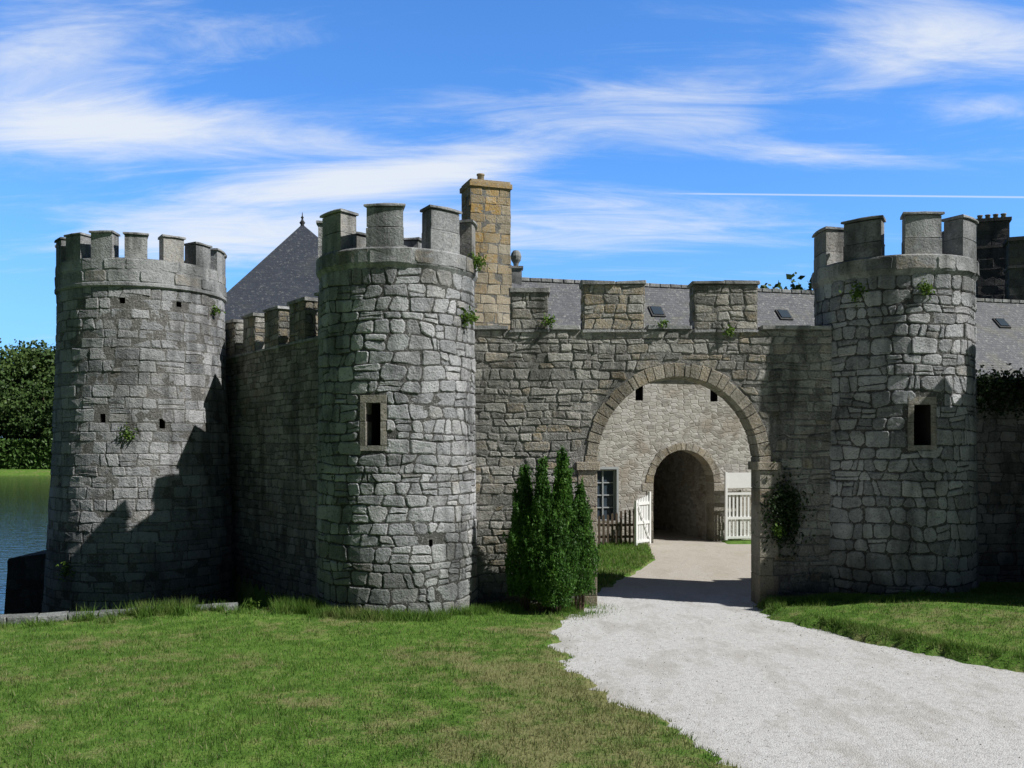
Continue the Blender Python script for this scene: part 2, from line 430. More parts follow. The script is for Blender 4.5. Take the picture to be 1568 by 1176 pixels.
def fringe(px, py, spread, nb, h0, h1):
    t = rng.uniform(0, len(px) - 1, nb); k = t.astype(int); f = t - k
    px = np.array(px); py = np.array(py)
    x = px[k] * (1 - f) + px[k + 1] * f + rng.normal(0, spread, nb); y = py[k] * (1 - f) + py[k + 1] * f + rng.normal(0, spread, nb)
    m_ = (fbm(x * 2.2, y * 2.2, 21, 3) > .45)
    v, c = blades(0, x[m_], y[m_], h0, h1, .014, .9)
    c[:, 1] *= .88
    Vs.append(v); Cs.append(c)
fringe([-9.5, -8.3, -7.0], [15.6, 15.85, 16.2], .12, 1500, .05, .14)
fringe([-7.3, -6.6, -5.2, -4.3, -3.4], [16.2, 16.5, 17.1, 17.2, 17.3], .16, 8500, .08, .28)
fringe([-3.9, -3.2, -2.4, -1.4, -.6], [17.2, 16.7, 16.45, 16.6, 17.3], .12, 7000, .05, .19)
fringe([-.6, .3, 1.0, 1.5], [17.6, 17.5, 17.3, 18.0], .25, 7000, .05, .16)
fringe([4.85, 5.6, 6.6, 8, 9.6], [18.0, 17.4, 17.1, 17.1, 18], .15, 6000, .05, .14)
fringe([4.9, 5.0, 5.9, 7.1, 9.3], [18.0, 16.4, 14.7, 12.8, 10.8], .10, 9000, .04, .12)
V = np.concatenate(Vs); C = np.concatenate(Cs)
mkmesh('lawn_grass', V, np.arange(len(V)).reshape(-1, 3), M_blade, cols=C)
x = rng.uniform(1.2, 4.6, 22000); y = rng.uniform(20, 30.5, 22000); sd = pathsd(x, y); k = sd > .05
v, c = blades(0, x[k], y[k], .05, .12, .02)
mkmesh('courtyard_grass', v, np.arange(len(v)).reshape(-1, 3), M_blade, cols=c)
b = B(); npb = 1500
x = rng.uniform(.4, 8, npb * 3); y = rng.uniform(7.5, 18, npb * 3); sd = pathsd(x, y); k = (sd < -.02) & ((sd > -.5) | (rng.random(npb * 3) < .12)); x = x[k][:npb]; y = y[k][:npb]
for xx, yy in zip(x, y):
    r = rng.uniform(.004, .014); o = np.array([xx, yy, r * .3])
    P = np.array([(1, 0, 0), (0, 1, 0), (-1, 0, 0), (0, -1, 0), (0, 0, .7), (0, 0, -.7)]) * r * rng.uniform(.7, 1.3, (6, 3)) + o
    b.add(P, [(0, 1, 4), (1, 2, 4), (2, 3, 4), (3, 0, 4), (1, 0, 5), (2, 1, 5), (3, 2, 5), (0, 3, 5)], (rng.random(), .2, rng.random()))
b.obj('loose_pebbles', M_peb)

# ------------------------------------------------------------ towers
def cutter(name, F, u0, u1, v0, v1, d0, d1, mat, parent):
    b = B(); box(b, F, u0, u1, v0, v1, d0, d1)
    return b.obj(name, mat, parent, fixn=True)
def apply_cuts(ob, cuts):
    for c in cuts:
        md = ob.modifiers.new('cut', 'BOOLEAN'); md.object = c; md.operation = 'DIFFERENCE'; md.solver = 'EXACT'
        try: md.material_mode = 'TRANSFER'
        except Exception: pass
    bpy.context.view_layer.update()
    dg = bpy.context.evaluated_depsgraph_get()
    me = bpy.data.meshes.new_from_object(ob.evaluated_get(dg))
    ob.modifiers.clear(); ob.data = me
    for c in cuts: bpy.data.objects.remove(c, do_unlink=True)
def ringmesh(F, r, prof, nseg=72, phi0=-math.pi, phi1=math.pi):
    b = B(); full = (phi1 - phi0) > 6.28
    for i in range(nseg + (0 if full else 1)):
        u = (phi0 + (phi1 - phi0) * i / nseg) * r
        b.add(F(u, [p[0] for p in prof], [p[1] for p in prof]), [])
    L = len(prof); n_ = nseg
    for i in range(n_):
        i2 = (i + 1) % nseg if full else i + 1
        for j in range(L - 1):
            b.f.append((i * L + j, i2 * L + j, i2 * L + j + 1, i * L + j + 1))
    return b, L
def tower(name, cx, cy, r, zb, zring0, zring1, zmer, nmer, moff, mw, windows=(), coursed=False, holes=(), bat=.06, ringd=.07):
    P = empty(name)
    F = cyl(cx, cy, r, bat, zring0)
    b, L = ringmesh(F, r, [(v, 0) for v in np.linspace(zb, zring0, 6)])
    ns = 72
    b.f.append(tuple(i * L for i in range(ns))); b.f.append(tuple(i * L + L - 1 for i in range(ns)))
    core = b.obj('shaft_core', M_mortar_l if coursed else M_mortar, P, fixn=True)
    cuts = []
    rects = []
    for (ph, v0, v1, w) in windows:
        u = math.radians(ph) * r
        cuts.append(cutter('c', F, u - w / 2, u + w / 2, v0, v1, -.85, .2, M_dark, P)); rects.append((u - w / 2 - .11, u + w / 2 + .11, v0 - .10, v1 + .15))
    for (ph, v, s) in holes:
        u = math.radians(ph) * r
        cuts.append(cutter('c', F, u - s / 2, u + s / 2, v - s * .9, v + s * .9, -.5, .2, M_dark, P)); rects.append((u - s / 2 - .01, u + s / 2 + .01, v - s * .9 - .01, v + s * .9 + .01))
    if cuts: apply_cuts(core, cuts)
    def drop(u, v): return any(a < u < b_ and c < v < d for a, b_, c, d in rects)
    def push(p):
        for a, b_, c, d in rects:
            for i in range(len(p)):
                u, v = p[i]
                if a < u < b_ and c < v < d:
                    ds = [u - a, b_ - u, v - c, d - v]; k = int(np.argmin(ds))
                    if k == 0: p[i, 0] = a
                    elif k == 1: p[i, 0] = b_
                    elif k == 2: p[i, 1] = c
                    else: p[i, 1] = d
        return p
    b = B(); U = math.pi * r
    def och(u, v): return .8 * rng.random() if rng.random() < (.10 + .25 * (v < 1.2)) else 0.
    if coursed: stones(b, F, -U, U, zb, zring0 - .02, (.19, .30), (.26, .62), gap=.006, dep=(.004, .018), push=push, drop=drop, amp=.014, split=.14, slant=.02, ochre=och, rnd=(.05, .12))
    else: stones(b, F, -U, U, zb, zring0 - .02, (.14, .31), (.18, .50), push=push, drop=drop, ochre=och, dep=(.008, .028), gap=.008, amp=.055, split=.3, slant=.06, rnd=(.08, .24))
    b.obj('masonry', M_stone_l if coursed else M_stone, P, smooth=False)
    if windows:
        b = B()
        for (ph, v0, v1, w) in windows:
            u = math.radians(ph) * r; a, c = u - w / 2, u + w / 2; mid = (v0 + v1) / 2 + .05
            for s0, s1 in ((v0, mid - .004), (mid + .004, v1)):
                prism(b, F, [(a - .105, s0), (a, s0), (a, s1), (a - .105, s1)], -.25, .02, .008, (.4, .3, .9), .004)
                prism(b, F, [(c, s0), (c + .105, s0), (c + .105, s1), (c, s1)], -.25, .02, .008, (.4, .3, .9), .004)
            prism(b, F, [(a - .105, v1 + .004), (c + .105, v1 + .004), (c + .105, v1 + .145), (a - .105, v1 + .145)], -.25, .025, .008, (.4, .3, .9), .004)
            prism(b, F, [(a - .105, v0 - .095), (c + .105, v0 - .095), (c + .105, v0 - .004), (a - .105, v0 - .004)], -.25, .03, .008, (.7, .2, .5), .004)
        b.obj('window_surround', M_wall, P)
    if coursed:
        prof = [(zring0 - .03, -.2), (zring0 - .03, .02), (zring0, .06), (zring0 + .06, .06), (zring0 + .075, .03), (zring1, .03), (zring1, -.42), (zring1 - .5, -.42)]
    else:
        prof = [(zring0 - .06, -.2), (zring0 - .06, .0), (zring0 + .02, ringd * .8), (zring0 + .06, ringd), (zring1 - .03, ringd), (zring1, ringd - .03), (zring1, -.42), (zring1 - .4, -.42)]
    b, L = ringmesh(F, r, prof); b.obj('parapet_core', M_smooth, P, smooth=False)
    b = B()
    stones(b, F, -U, U, zring0 + (.08 if coursed else .03), zring1 - .01, (.24, .30), (.35, .8), gap=.005, dep=(.035, .045) if coursed else (ringd + .005, ringd + .02), amp=.004, split=0, slant=.01, ochre=lambda u, v: .8 * (rng.random() < .25))
    b.obj('parapet_blocks', M_smooth, P, smooth=False)
    zr = zring1 - .38
    b = B(); k = 40
    a = np.linspace(0, 2 * np.pi, k, endpoint=False)
    b.add(np.stack([cx + (r - .35) * np.sin(a), cy - (r - .35) * np.cos(a), np.full(k, zr)], -1), [tuple(range(k))]); b.obj('tower_deck', M_smooth, P)
    bm_ = B(); dd = .03 if coursed else ringd - .03
    for i in range(nmer):
        ph = math.radians(moff + 360. / nmer * i) + rng.uniform(-.03, .03); hw = math.radians(mw) / 2 * rng.uniform(.94, 1.06); z1 = zmer + rng.uniform(-.04, .04)
        sub = 4; us = np.linspace(ph - hw, ph + hw, sub + 1) * r
        col = (rng.random(), .6 * (rng.random() < .2), rng.random())
        def curved(u_a, u_b, va, vb, da, db, col, bev=.012):
            uu = np.linspace(u_a, u_b, sub + 1); V = []
            rows = [(va, da), (va, db), (vb - bev, db), (vb, db - bev), (vb, da + bev), (vb - bev, da)]
            for u in uu: V.append(F(u, [q[0] for q in rows], [q[1] for q in rows]))
            V = np.concatenate(V); V[:, 2] += rng.uniform(-.006, .006, len(V)); fs = []
            for a_ in range(sub):
                for q in range(6):
                    fs.append((a_ * 6 + q, (a_ + 1) * 6 + q, (a_ + 1) * 6 + (q + 1) % 6, a_ * 6 + (q + 1) % 6))
            fs.append(tuple(range(6))); fs.append(tuple(sub * 6 + q for q in range(6)))
            bm_.add(V, fs, col)
        mid = zring1 + (z1 - zring1) * rng.uniform(.35, .6)
        if coursed: curved(us[0], us[-1], zring1 - .01, z1 - .05, -.36, dd, col)
        else:
            curved(us[0], us[-1], zring1 - .01, mid - .008, -.36, dd, col); curved(us[0] + .01, us[-1] - .008, mid, z1 - .06, -.355, dd - .004, (rng.random(), col[1], col[2]))
        curved(us[0] - .03, us[-1] + .03, z1 - .045, z1, -.39, dd + .035, (.3 + rng.random() * .5, 0, .2), .015)
    bm_.obj('merlons', M_smooth, P)
    return P
tower('round_tower', -2.2, 18.2, 1.46, -1.3, 6.28, 6.60, 7.36, 8, -3, 26, windows=[(-10, 3.09, 3.84, .27)], holes=[(30, 1.35, .07)])
tower('round_tower', 7.56, 18.8, 1.46, -.3, 6.28, 6.60, 7.36, 8, 0, 27, windows=[(-2, 3.1, 3.84, .30)])
tower('round_tower', 12.1, 16.1, 1.5, -.3, 6.28, 6.60, 7.36, 8, 10, 27)
tower('round_tower', -8.84, 22.7, 1.86, -2.6, 6.64, 7.25, 7.82, 15, -6, 15, coursed=True, bat=.26,
      holes=[(2, 4.9, .10), (-4, 3.7, .12), (33, 3.6, .12), (52, 4.9, .13), (8, 6.35, .12), (45, 6.35, .12), (66, 6.3, .12), (-14, 1.1, .1)])

# ------------------------------------------------------------ walls
def archgeo(b, F, u0, u1, zb, zt, dep, uc, R, sp, Rv, nseg=28):
    an = np.linspace(np.pi, 0, nseg + 1); au = uc + R * np.cos(an); av = sp + Rv * np.sin(an)
    for d in (0, -dep):
        b.add(F([u0, uc - R, uc - R, u0], [zb, zb, zt, zt], d), [(0, 1, 2, 3)])
        b.add(F([uc + R, u1, u1, uc + R], [zb, zb, zt, zt], d), [(0, 1, 2, 3)])
        for i in range(nseg):
            b.add(F([au[i], au[i + 1], au[i + 1], au[i]], [av[i], av[i + 1], zt, zt], d), [(0, 1, 2, 3)])
    ou = [uc - R] + list(au) + [uc + R]; ov = [zb] + list(av) + [zb]
    for i in range(len(ou) - 1):
        b.add(F([ou[i], ou[i + 1], ou[i + 1], ou[i]], [ov[i], ov[i + 1], ov[i + 1], ov[i]], [0, 0, -dep, -dep]), [(0, 1, 2, 3)])
    b.add(F([u0, u1, u1, u0], zt, [0, 0, -dep, -dep]), [(0, 1, 2, 3)])
    for u in (u0, u1): b.add(F(u, [zb, zt, zt, zb], [0, 0, -dep, -dep]), [(0, 1, 2, 3)])
def archpush(uc, Ro, sp, Rvo):
    def push(p):
        for i in range(len(p)):
            u, v = p[i]
            if v <= sp:
                if abs(u - uc) < Ro: p[i, 0] = uc + math.copysign(Ro, u - uc)
            else:
                q = math.hypot((u - uc) / Ro, (v - sp) / Rvo)
                if q < 1: p[i] = (uc + (u - uc) / max(q, .05), sp + (v - sp) / max(q, .05))
        return p
    def drop(u, v):
        if v <= sp: return abs(u - uc) < Ro + .03
        return math.hypot((u - uc) / Ro, (v - sp) / Rvo) < 1.02
    return push, drop
def voussoirs(b, F, uc, R, sp, Rv, th, dep, nv, ochre=.5, proud=.03):
    ang = np.linspace(np.pi, 0, nv + 1); ang[1:-1] += rng.uniform(-.25, .25, nv - 1) * np.pi / nv
    for i in range(nv):
        a0, a1 = ang[i] - .004, ang[i + 1] + .004; t = th * rng.uniform(.8, 1.1)
        P = [(uc + (R - .015) * math.cos(a0), sp + (Rv - .015) * math.sin(a0)), (uc + (R + t) * math.cos(a0), sp + (Rv + t) * math.sin(a0)),
             (uc + (R + t) * math.cos(a1), sp + (Rv + t) * math.sin(a1)), (uc + (R - .015) * math.cos(a1), sp + (Rv - .015) * math.sin(a1))]
        prism(b, F, P, -dep - .02, proud * rng.uniform(.6, 1.2), .01, (rng.random(), ochre * rng.random(), rng.random()), .004)
def merlon(bc, bs_, bcap, F, u0, u1, z0, z1, dep, och=.3, big=False):
    box(bc, F, u0, u1, z0, z1 - .06, -dep, 0)
    o = lambda u, v: och * (rng.random() < .5)
    rh = (.12, .24); w = (.18, .42)
    stones(bs_, F, u0, u1, z0, z1 - .06, rh, w, ochre=o)
    Fl = frame(F(u0, 0, -dep)[0], F.n[:2], -F.a[:2]); Fr = frame(F(u1, 0, 0)[0], -F.n[:2], F.a[:2])
    stones(bs_, Fl, 0, dep, z0, z1 - .06, rh, (.2, .4), ochre=o); stones(bs_, Fr, 0, dep, z0, z1 - .06, rh, (.2, .4), ochre=o)
    slab(bcap, F, u0 - .05, u1 + .05, z1 - .055, z1 + .01, -dep - .05, .06, seg=.6, jit=.014, ochre=.4)

GW = empty('gate_wall')
FG = frame((0, 18.3, 0), (1, 0), (0, -1))
UC, R_, SP, RV = 3.21, 1.58, 2.72, 1.72
bc = B(); archgeo(bc, FG, -.95, 6.25, -.3, 5.34, .6, UC, R_, SP, RV)
bs_ = B(); bcap = B()
push, drop = archpush(UC, R_ + .25, SP, RV + .25)
stones(bs_, FG, -.9, 6.2, -.05, 5.32, (.10, .22), (.17, .52), push=push, drop=drop, split=.16, amp=.04, dep=(.006, .028),
       ochre=lambda u, v: (.9 if rng.random() < (.5 if (u < .2 and v < 3) or abs(math.hypot(u - UC, max(v - SP, 0)) - 1.9) < .35 else .15) else 0.) * rng.random())
FB = frame((6.2, 18.9, 0), (-1, 0), (0, 1)); pb, db = archpush(6.2 - UC, R_ + .2, SP, RV + .2)
stones(bs_, FB, 0, 7.1, 0, 5.32, (.2, .3), (.3, .6), push=pb, drop=db)
for (a, c, z1) in ((-.02, .68, 6.12), (1.38, 2.55, 6.27), (3.53, 4.74, 6.27)):
    merlon(bc, bs_, bcap, FG, a, c, 5.34, z1, .5, och=.8 if a > 1 and a < 2 else .25)
for (a, c) in ((-.9, -.08), (.74, 1.32), (2.61, 3.47), (4.80, 6.15)):
    slab(bcap, FG, a, c, 5.345, 5.415, -.65, .075, .6, ochre=.5)
for (a, c) in ((-.02, .68), (1.38, 2.55), (3.53, 4.74)):
    slab(bcap, FG, a - .04, c + .04, 5.28, 5.335, -.2, .06, .5, ochre=.3)
bc.obj('wall_core', M_mortar_l, GW); bs_.obj('masonry', M_wall, GW, smooth=False); bcap.obj('coping_stones', M_smooth, GW)
b = B(); voussoirs(b, FG, UC, R_, SP, RV, .25, .6, 29)
for side in (-1, 1):
    z = -.1; k = 0
    while z < SP - .13:
        h = min(rng.uniform(.28, .42), SP - .1 - z); L = .36 if k % 2 else .25
        ui, uo = UC + side * (R_ - .015), UC + side * (R_ + L)
        prism(b, FG, [(min(ui, uo), z + .004), (max(ui, uo), z + .004), (max(ui, uo), z + h - .004), (min(ui, uo), z + h - .004)], -.62, .03, .012, (.4 + .4 * rng.random(), .6 * rng.random(), rng.random()), .003)
        z += h; k += 1
    ui, uo = UC + side * (R_ - .07), UC + side * (R_ + .40)
    prism(b, FG, [(min(ui, uo), SP - .1), (max(ui, uo), SP - .1), (max(ui, uo), SP + .06), (min(ui, uo), SP + .06)], -.64, .07, .02, (.7, .4, .5), .003)
b.obj('arch_stones', M_vous, GW)

CW = empty('curtain_wall')
A = np.array([-3.3, 18.5]); Bp = np.array([-7.35, 24.0]); a = Bp - A; Lc = np.linalg.norm(a); a = a / Lc; nn = np.array([-a[1], a[0]])
if nn[1] > 0: nn = -nn
FC = frame((A[0], A[1], 0), a, nn)
bc = B(); bs_ = B(); bcap = B()
box(bc, FC, 0, Lc, -2.6, 5.34, -.6, 0)
stones(bs_, FC, 0, Lc, -1.6, 5.32, (.12, .22), (.18, .42), ochre=lambda u, v: .3 * rng.random())
for (u0, u1) in ((.25, 1.15), (1.75, 2.6), (3.2, 4.0), (4.6, 5.35), (5.9, 6.6)):
    merlon(bc, bs_, bcap, FC, u0, u1, 5.34, 6.22, .5, och=.7)
slab(bcap, FC, 0, Lc, 5.28, 5.338, -.65, .06, .6)
bc.obj('wall_core', M_mortar, CW); bs_.obj('masonry', M_wall, CW, smooth=False); bcap.obj('coping_stones', M_smooth, CW)

EWl = empty('boundary_wall')
FE = frame((8.6, 19.7, 0), (1, 0), (0, -1)); bc = B(); bs_ = B(); bcap = B()
box(bc, FE, 0, 9, -.3, 4.4, -.5, 0); stones(bs_, FE, 0, 9, 0, 4.38, (.14, .26), (.2, .5)); slab(bcap, FE, 0, 9, 4.405, 4.48, -.56, .06, .6)
bc.obj('wall_core', M_mortar, EWl); bs_.obj('masonry', M_wall, EWl, smooth=False); bcap.obj('coping_stones', M_smooth, EWl)
RW = empty('unseen_shade_wall')  # out-of-view wall, added to cast shade on the boundary wall
FR = frame((11.7, 19.65, 0), (0, -1), (-1, 0)); bc = B(); bs_ = B(); bcap = B()
box(bc, FR, 0, 2.7, -.3, 6.3, -.6, 0); stones(bs_, FR, 0, 2.5, 0, 6.28, (.14, .26), (.2, .5))
merlon(bc, bs_, bcap, FR, .1, .9, 6.3, 7.1, .5); merlon(bc, bs_, bcap, FR, 1.3, 2.0, 6.3, 7.1, .5)
bc.obj('wall_core', M_mortar, RW); bs_.obj('masonry', M_wall, RW); bcap.obj('coping_stones', M_smooth, RW)

QW = empty('quay_wall')
FQ = frame((-12.6, 23.2, 0), (1, .05), (.05, -1)); bc = B(); bs_ = B()
V = FQ([0, 3.2, 3.2, .25] * 2, [-3, -3, .75, .35] * 2, [0] * 4 + [-2.5] * 4)
bc.add(V, [(0, 1, 2, 3), (4, 5, 6, 7), (0, 1, 5, 4), (1, 2, 6, 5), (2, 3, 7, 6), (3, 0, 4, 7)])
stones(bs_, FQ, .22, 2.6, -2.3, .32, (.2, .3), (.3, .6))
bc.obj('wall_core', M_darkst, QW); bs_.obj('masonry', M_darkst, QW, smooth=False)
b = B()
ex = np.linspace(-14.5, -5.0, 22)
for i in range(21):
    x0, x1 = ex[i], ex[i + 1]; y0, y1 = np.interp([x0, x1], EX, EY); y0 += .1; y1 += .1
    f = frame((x0, y0, 0), (x1 - x0, y1 - y0), ((y1 - y0), -(x1 - x0))); L = math.hypot(x1 - x0, y1 - y0)
    zt = .16 + rng.uniform(-.02, .02)
    prism(b, f, [(.01, -.5), (L - .01, -.5), (L - .01, zt), (.01, zt)], -.32, 0, .02, jit=.012)
b.obj('stone_kerb', M_stone)

# ------------------------------------------------------------ farm building behind
def vor_mat(name, c0, c1, c2, mort):
    m, n, bs, pos = newmat(name)
    uv = n.new('ShaderNodeTexCoord').outputs['Object']
    warp = n.new('ShaderNodeTexNoise'); n.L.new(uv, warp.inputs['Vector']); warp.inputs['Scale'].default_value = 2.5
    vm = n.new('ShaderNodeVectorMath', operation='MULTIPLY_ADD'); n.L.new(warp.outputs['Color'], vm.inputs[0]); vm.inputs[1].default_value = (.12, .12, .12); n.L.new(uv, vm.inputs[2])
    mp = n.mapping(vm.outputs[0], scale=(4.2, 4.2, 9.5))
    v1 = n.new('ShaderNodeTexVoronoi', feature='DISTANCE_TO_EDGE'); n.L.new(mp, v1.inputs['Vector']); v1.inputs['Scale'].default_value = 1; v1.inputs['Randomness'].default_value = .75
    v2 = n.new('ShaderNodeTexVoronoi'); n.L.new(mp, v2.inputs['Vector']); v2.inputs['Scale'].default_value = 1; v2.inputs['Randomness'].default_value = .75
    sp = n.new('ShaderNodeSeparateColor'); n.L.new(v2.outputs['Color'], sp.inputs[0])
    f = n.m('ADD', n.m('MULTIPLY', sp.outputs[0], .45), n.m('MULTIPLY', n.noise(9, pos, 4, .75), .6))
    base = n.ramp(f, [(.2, c0), (.5, c1), (.85, c2)])
    base = n.mix(n.step(n.noise(.9, pos, 3, .7), .48, .66, 0, .6), base, (.6, .52, .42), 'MULTIPLY')
    e = n.step(v1.outputs['Distance'], .02, .11)
    base = n.mix(e, n.mix(.5, base, mort), base)
    n.put(bs.inputs['Base Color'], base)
    n.put(bs.inputs['Normal'], n.bump(n.m('ADD', n.m('MULTIPLY', e, .6), n.m('MULTIPLY', n.noise(14, pos, 4, .7), .6)), .7, .03))
    return m
M_vor = vor_mat('pale_rubble_wall', (.23, .215, .19), (.44, .42, .38), (.58, .56, .52), (.34, .31, .27))
FBD = empty('farm_building')
th = math.radians(14)
FF = frame((5.62, 31.0, 0), (math.cos(th), math.sin(th)), (math.sin(th), -math.cos(th)))
EAVE, RIDGE, DP = 5.75, 8.95, 6.4
b = B(); archgeo(b, FF, -5, 22, -.3, EAVE, .6, 0, 1.08, 1.95, 1.08)
fw = b.obj('front_wall', M_vor, FBD, fixn=True)
cuts = [cutter('c', FF, u - w / 2, u + w / 2, v0, v1, -.3, .2, M_dark, FBD) for (u, v0, v1, w) in ((-1.55, 4.62, 5.2, .26), (1.08, 4.62, 5.25, .26), (-2.75, .75, 2.4, .85), (4.5, 4.5, 5.2, .5), (8, 4.5, 5.2, .5), (6, 1, 2.2, .9))]
apply_cuts(fw, cuts)
b = B()
box(b, FF, -5, -4.5, -.3, EAVE, -DP, -.605); box(b, FF, 21.5, 22, -.3, EAVE, -DP, -.605); box(b, FF, -4.49, 21.49, -.3, EAVE, -DP, -DP + .5)
for u in (-5, 21.5):
    b.add(FF([u, u, u, u + .5, u + .5, u + .5], [EAVE, EAVE, RIDGE - .05] * 2, [-.02, -DP + .02, -DP / 2] * 2), [(0, 1, 2), (3, 4, 5), (0, 2, 5, 3), (1, 2, 5, 4)])
b.obj('side_walls', M_vor, FBD)
b = B()
box(b, FF, -2.0, -1.25, -.3, 3.3, -DP + .55, -.605); box(b, FF, 1.25, 2.0, -.3, 3.3, -DP + .55, -.605); box(b, FF, -2, 2, 3.31, 3.5, -DP + .55, -.605)
b.obj('passage_walls', M_vor, FBD)
b = B(); voussoirs(b, FF, 0, 1.08, 1.95, 1.08, .25, .55, 17, .7)
for side in (-1, 1):
    z = 0; k = 0
    while z < 1.9:
        h = min(rng.uniform(.25, .4), 1.95 - z); L = .38 if k % 2 else .22
        ui, uo = side * 1.07, side * (1.08 + L)
        prism(b, FF, [(min(ui, uo), z + .004), (max(ui, uo), z + .004), (max(ui, uo), z + h - .004), (min(ui, uo), z + h - .004)], -.55, .02, .012); z += h; k += 1
b.obj('passage_arch', M_vous, FBD)
def roof(name, quads, mat, parent):
    me = bpy.data.meshes.new(name); V = []; Fs = []; UV = []
    for P, uv in quads:
        k = len(V); V += [tuple(p) for p in P]; Fs.append(tuple(range(k, k + len(P)))); UV += list(uv)
    me.from_pydata(V, [], Fs); l = me.uv_layers.new(name='UVMap')
    for i, p in enumerate(me.loops): l.data[i].uv = UV[p.vertex_index]
    me.materials.append(mat); o = bpy.data.objects.new(name, me); scene.collection.objects.link(o); o.parent = parent; return o
sl = math.hypot(DP / 2 + .25, RIDGE - EAVE + .2)
q = []
for d0 in (.25, -DP - .25):
    q.append((FF([-5.2, 22.2, 22.2, -5.2], [EAVE - .15, EAVE - .15, RIDGE, RIDGE], [d0, d0, -DP / 2, -DP / 2]), [(0, 0), (27.4, 0), (27.4, sl), (0, sl)]))
r_ = roof('roof', q, M_slate, FBD); sm = r_.modifiers.new('t', 'SOLIDIFY'); sm.thickness = .08
b = B(); u = -5.2
while u < 22.1:
    prism(b, FF, [(u, RIDGE - .06), (u + .4, RIDGE - .06), (u + .4, RIDGE + .07), (u, RIDGE + .07)], -DP / 2 - .12, -DP / 2 + .12, .03); u += .405
b.obj('ridge_tiles', M_smooth, FBD)
b = B(); bg = B()
for u, t in ((-.35, .60), (4.6, .62), (9.0, .60), (13.9, .62)):
    for bb, e, off in ((b, .0, .05), (bg, .06, .075)):
        P = []
        for uu, tt in ((u + e, t + e / 4), (u + .5 - e, t + e / 4), (u + .5 - e, t + .12 - e / 4), (u + e, t + .12 - e / 4)):
            for o_ in (0, off):
                P.append((uu, EAVE - .15 + (RIDGE - EAVE + .15) * tt + o_ * .9, .25 - (DP / 2 + .25) * tt + o_ * .7))
        P = np.array(P); V = FF(P[:, 0], P[:, 1], P[:, 2])
        bb.add(V, [(0, 2, 4, 6), (1, 3, 5, 7), (0, 2, 3, 1), (2, 4, 5, 3), (4, 6, 7, 5), (6, 0, 1, 7)])
b.obj('skylight_frames', M_darkst, FBD); bg.obj('skylight_glass', M_glass, FBD)
b = B(); bg = B()
u0, u1, v0, v1 = -3.17, -2.33, .75, 2.4
box(bg, FF, u0, u1, v0, v1, -.2, -.18)
for (a_, c_) in ((u0, u0 + .05), (u1 - .05, u1), ((u0 + u1) / 2 - .02, (u0 + u1) / 2 + .02)): box(b, FF, a_, c_, v0, v1, -.178, -.12)
for v in (v0, v0 + .4, v0 + .8, v0 + 1.2, v1 - .05): box(b, FF, u0 + .052, u1 - .052, v, v + .035, -.177, -.135)
box(b, FF, u0 - .07, u0 - .002, v0, v1, -.1, .02); box(b, FF, u1 + .002, u1 + .07, v0, v1, -.1, .02); box(b, FF, u0 - .07, u1 + .07, v1 + .002, v1 + .08, -.1, .02)
M_grey = plain('grey_paint', (.38, .40, .40), .6, .15, 6)
b.obj('window_frame', M_grey, FBD); bg.obj('window_glass', M_glass, FBD)
b = B(); Fp = frame(FF(-4.85, 0, -DP / 2)[0], (1, 0), (0, -1))
box(b, Fp, -.2, .2, RIDGE - .5, RIDGE + .35, -.2, .2); box(b, Fp, -.25, .25, RIDGE + .355, RIDGE + .43, -.25, .25)
c0 = Fp(0, RIDGE + .72, 0)[0]
prof = [(0, .3), (.1, .28), (.16, .2), (.19, .08), (.17, -.05), (.1, -.16), (.07, -.3)]
V = []; fs = []
for i in range(12):
    a_ = 2 * math.pi * i / 12
    for (rr, zz) in prof: V.append(c0 + np.array([rr * math.cos(a_), rr * math.sin(a_), zz]))
for i in range(12):
    for j in range(6): fs.append((i * 7 + j, ((i + 1) % 12) * 7 + j, ((i + 1) % 12) * 7 + j + 1, i * 7 + j + 1))
b.add(V, fs); b.obj('gable_finial', M_smooth, FBD)

def picket(bb, F, u, w, z0, z1, d, pointed=True):
    if pointed:
        V = F([u, u + w, u + w, u + w / 2, u] * 2, [z0, z0, z1 - w * .6, z1, z1 - w * .6] * 2, [d] * 5 + [d + .025] * 5)
        bb.add(V, [(0, 1, 2, 3, 4), (9, 8, 7, 6, 5)] + [(i, (i + 1) % 5, 5 + (i + 1) % 5, 5 + i) for i in range(5)])
    else: box(bb, F, u, u + w, z0, z1, d, d + .025)
WG = empty('white_gate'); b = B(); Fg = frame(FF(1.28, 0, .35)[0], FF.a[:2], FF.n[:2])
W = 1.25
box(b, Fg, 0, .08, .08, 2.3, 0, .08); box(b, Fg, W - .08, W, .08, 2.3, 0, .08)
box(b, Fg, .082, W - .082, 1.78, 2.28, .02, .05)
for z in (.12, .75, 1.55): box(b, Fg, .082, W - .082, z, z + .08, .03, .07)
u = .15
while u < W - .16: picket(b, Fg, u, .06, .1, 1.60, .004, False); u += .135
b.obj('gate_leaf', M_white, WG)
WG2 = empty('white_gate'); b = B(); Fg = frame((4.36, 30.1, 0), (-.8, -1.0), (.78, -.62))
W = .9
box(b, Fg, 0, .08, .05, 1.7, 0, .07); box(b, Fg, W - .08, W, .05, 1.45, 0, .07)
for z in (.12, .7, 1.3): box(b, Fg, .082, W - .082, z, z + .09, .028, .06)
u = .11
while u < W - .12: picket(b, Fg, u, .07, .08, 1.62 - .2 * u, .002); u += .1
L2 = [(.1, .2), (.8, 1.3), (.8, 1.38), (.1, .28)]
b.add(Fg([p[0] for p in L2] * 2, [p[1] for p in L2] * 2, [.062] * 4 + [.08] * 4), [(0, 1, 2, 3), (4, 5, 6, 7), (0, 1, 5, 4), (2, 3, 7, 6)])
b.obj('gate_leaf', M_white, WG2)
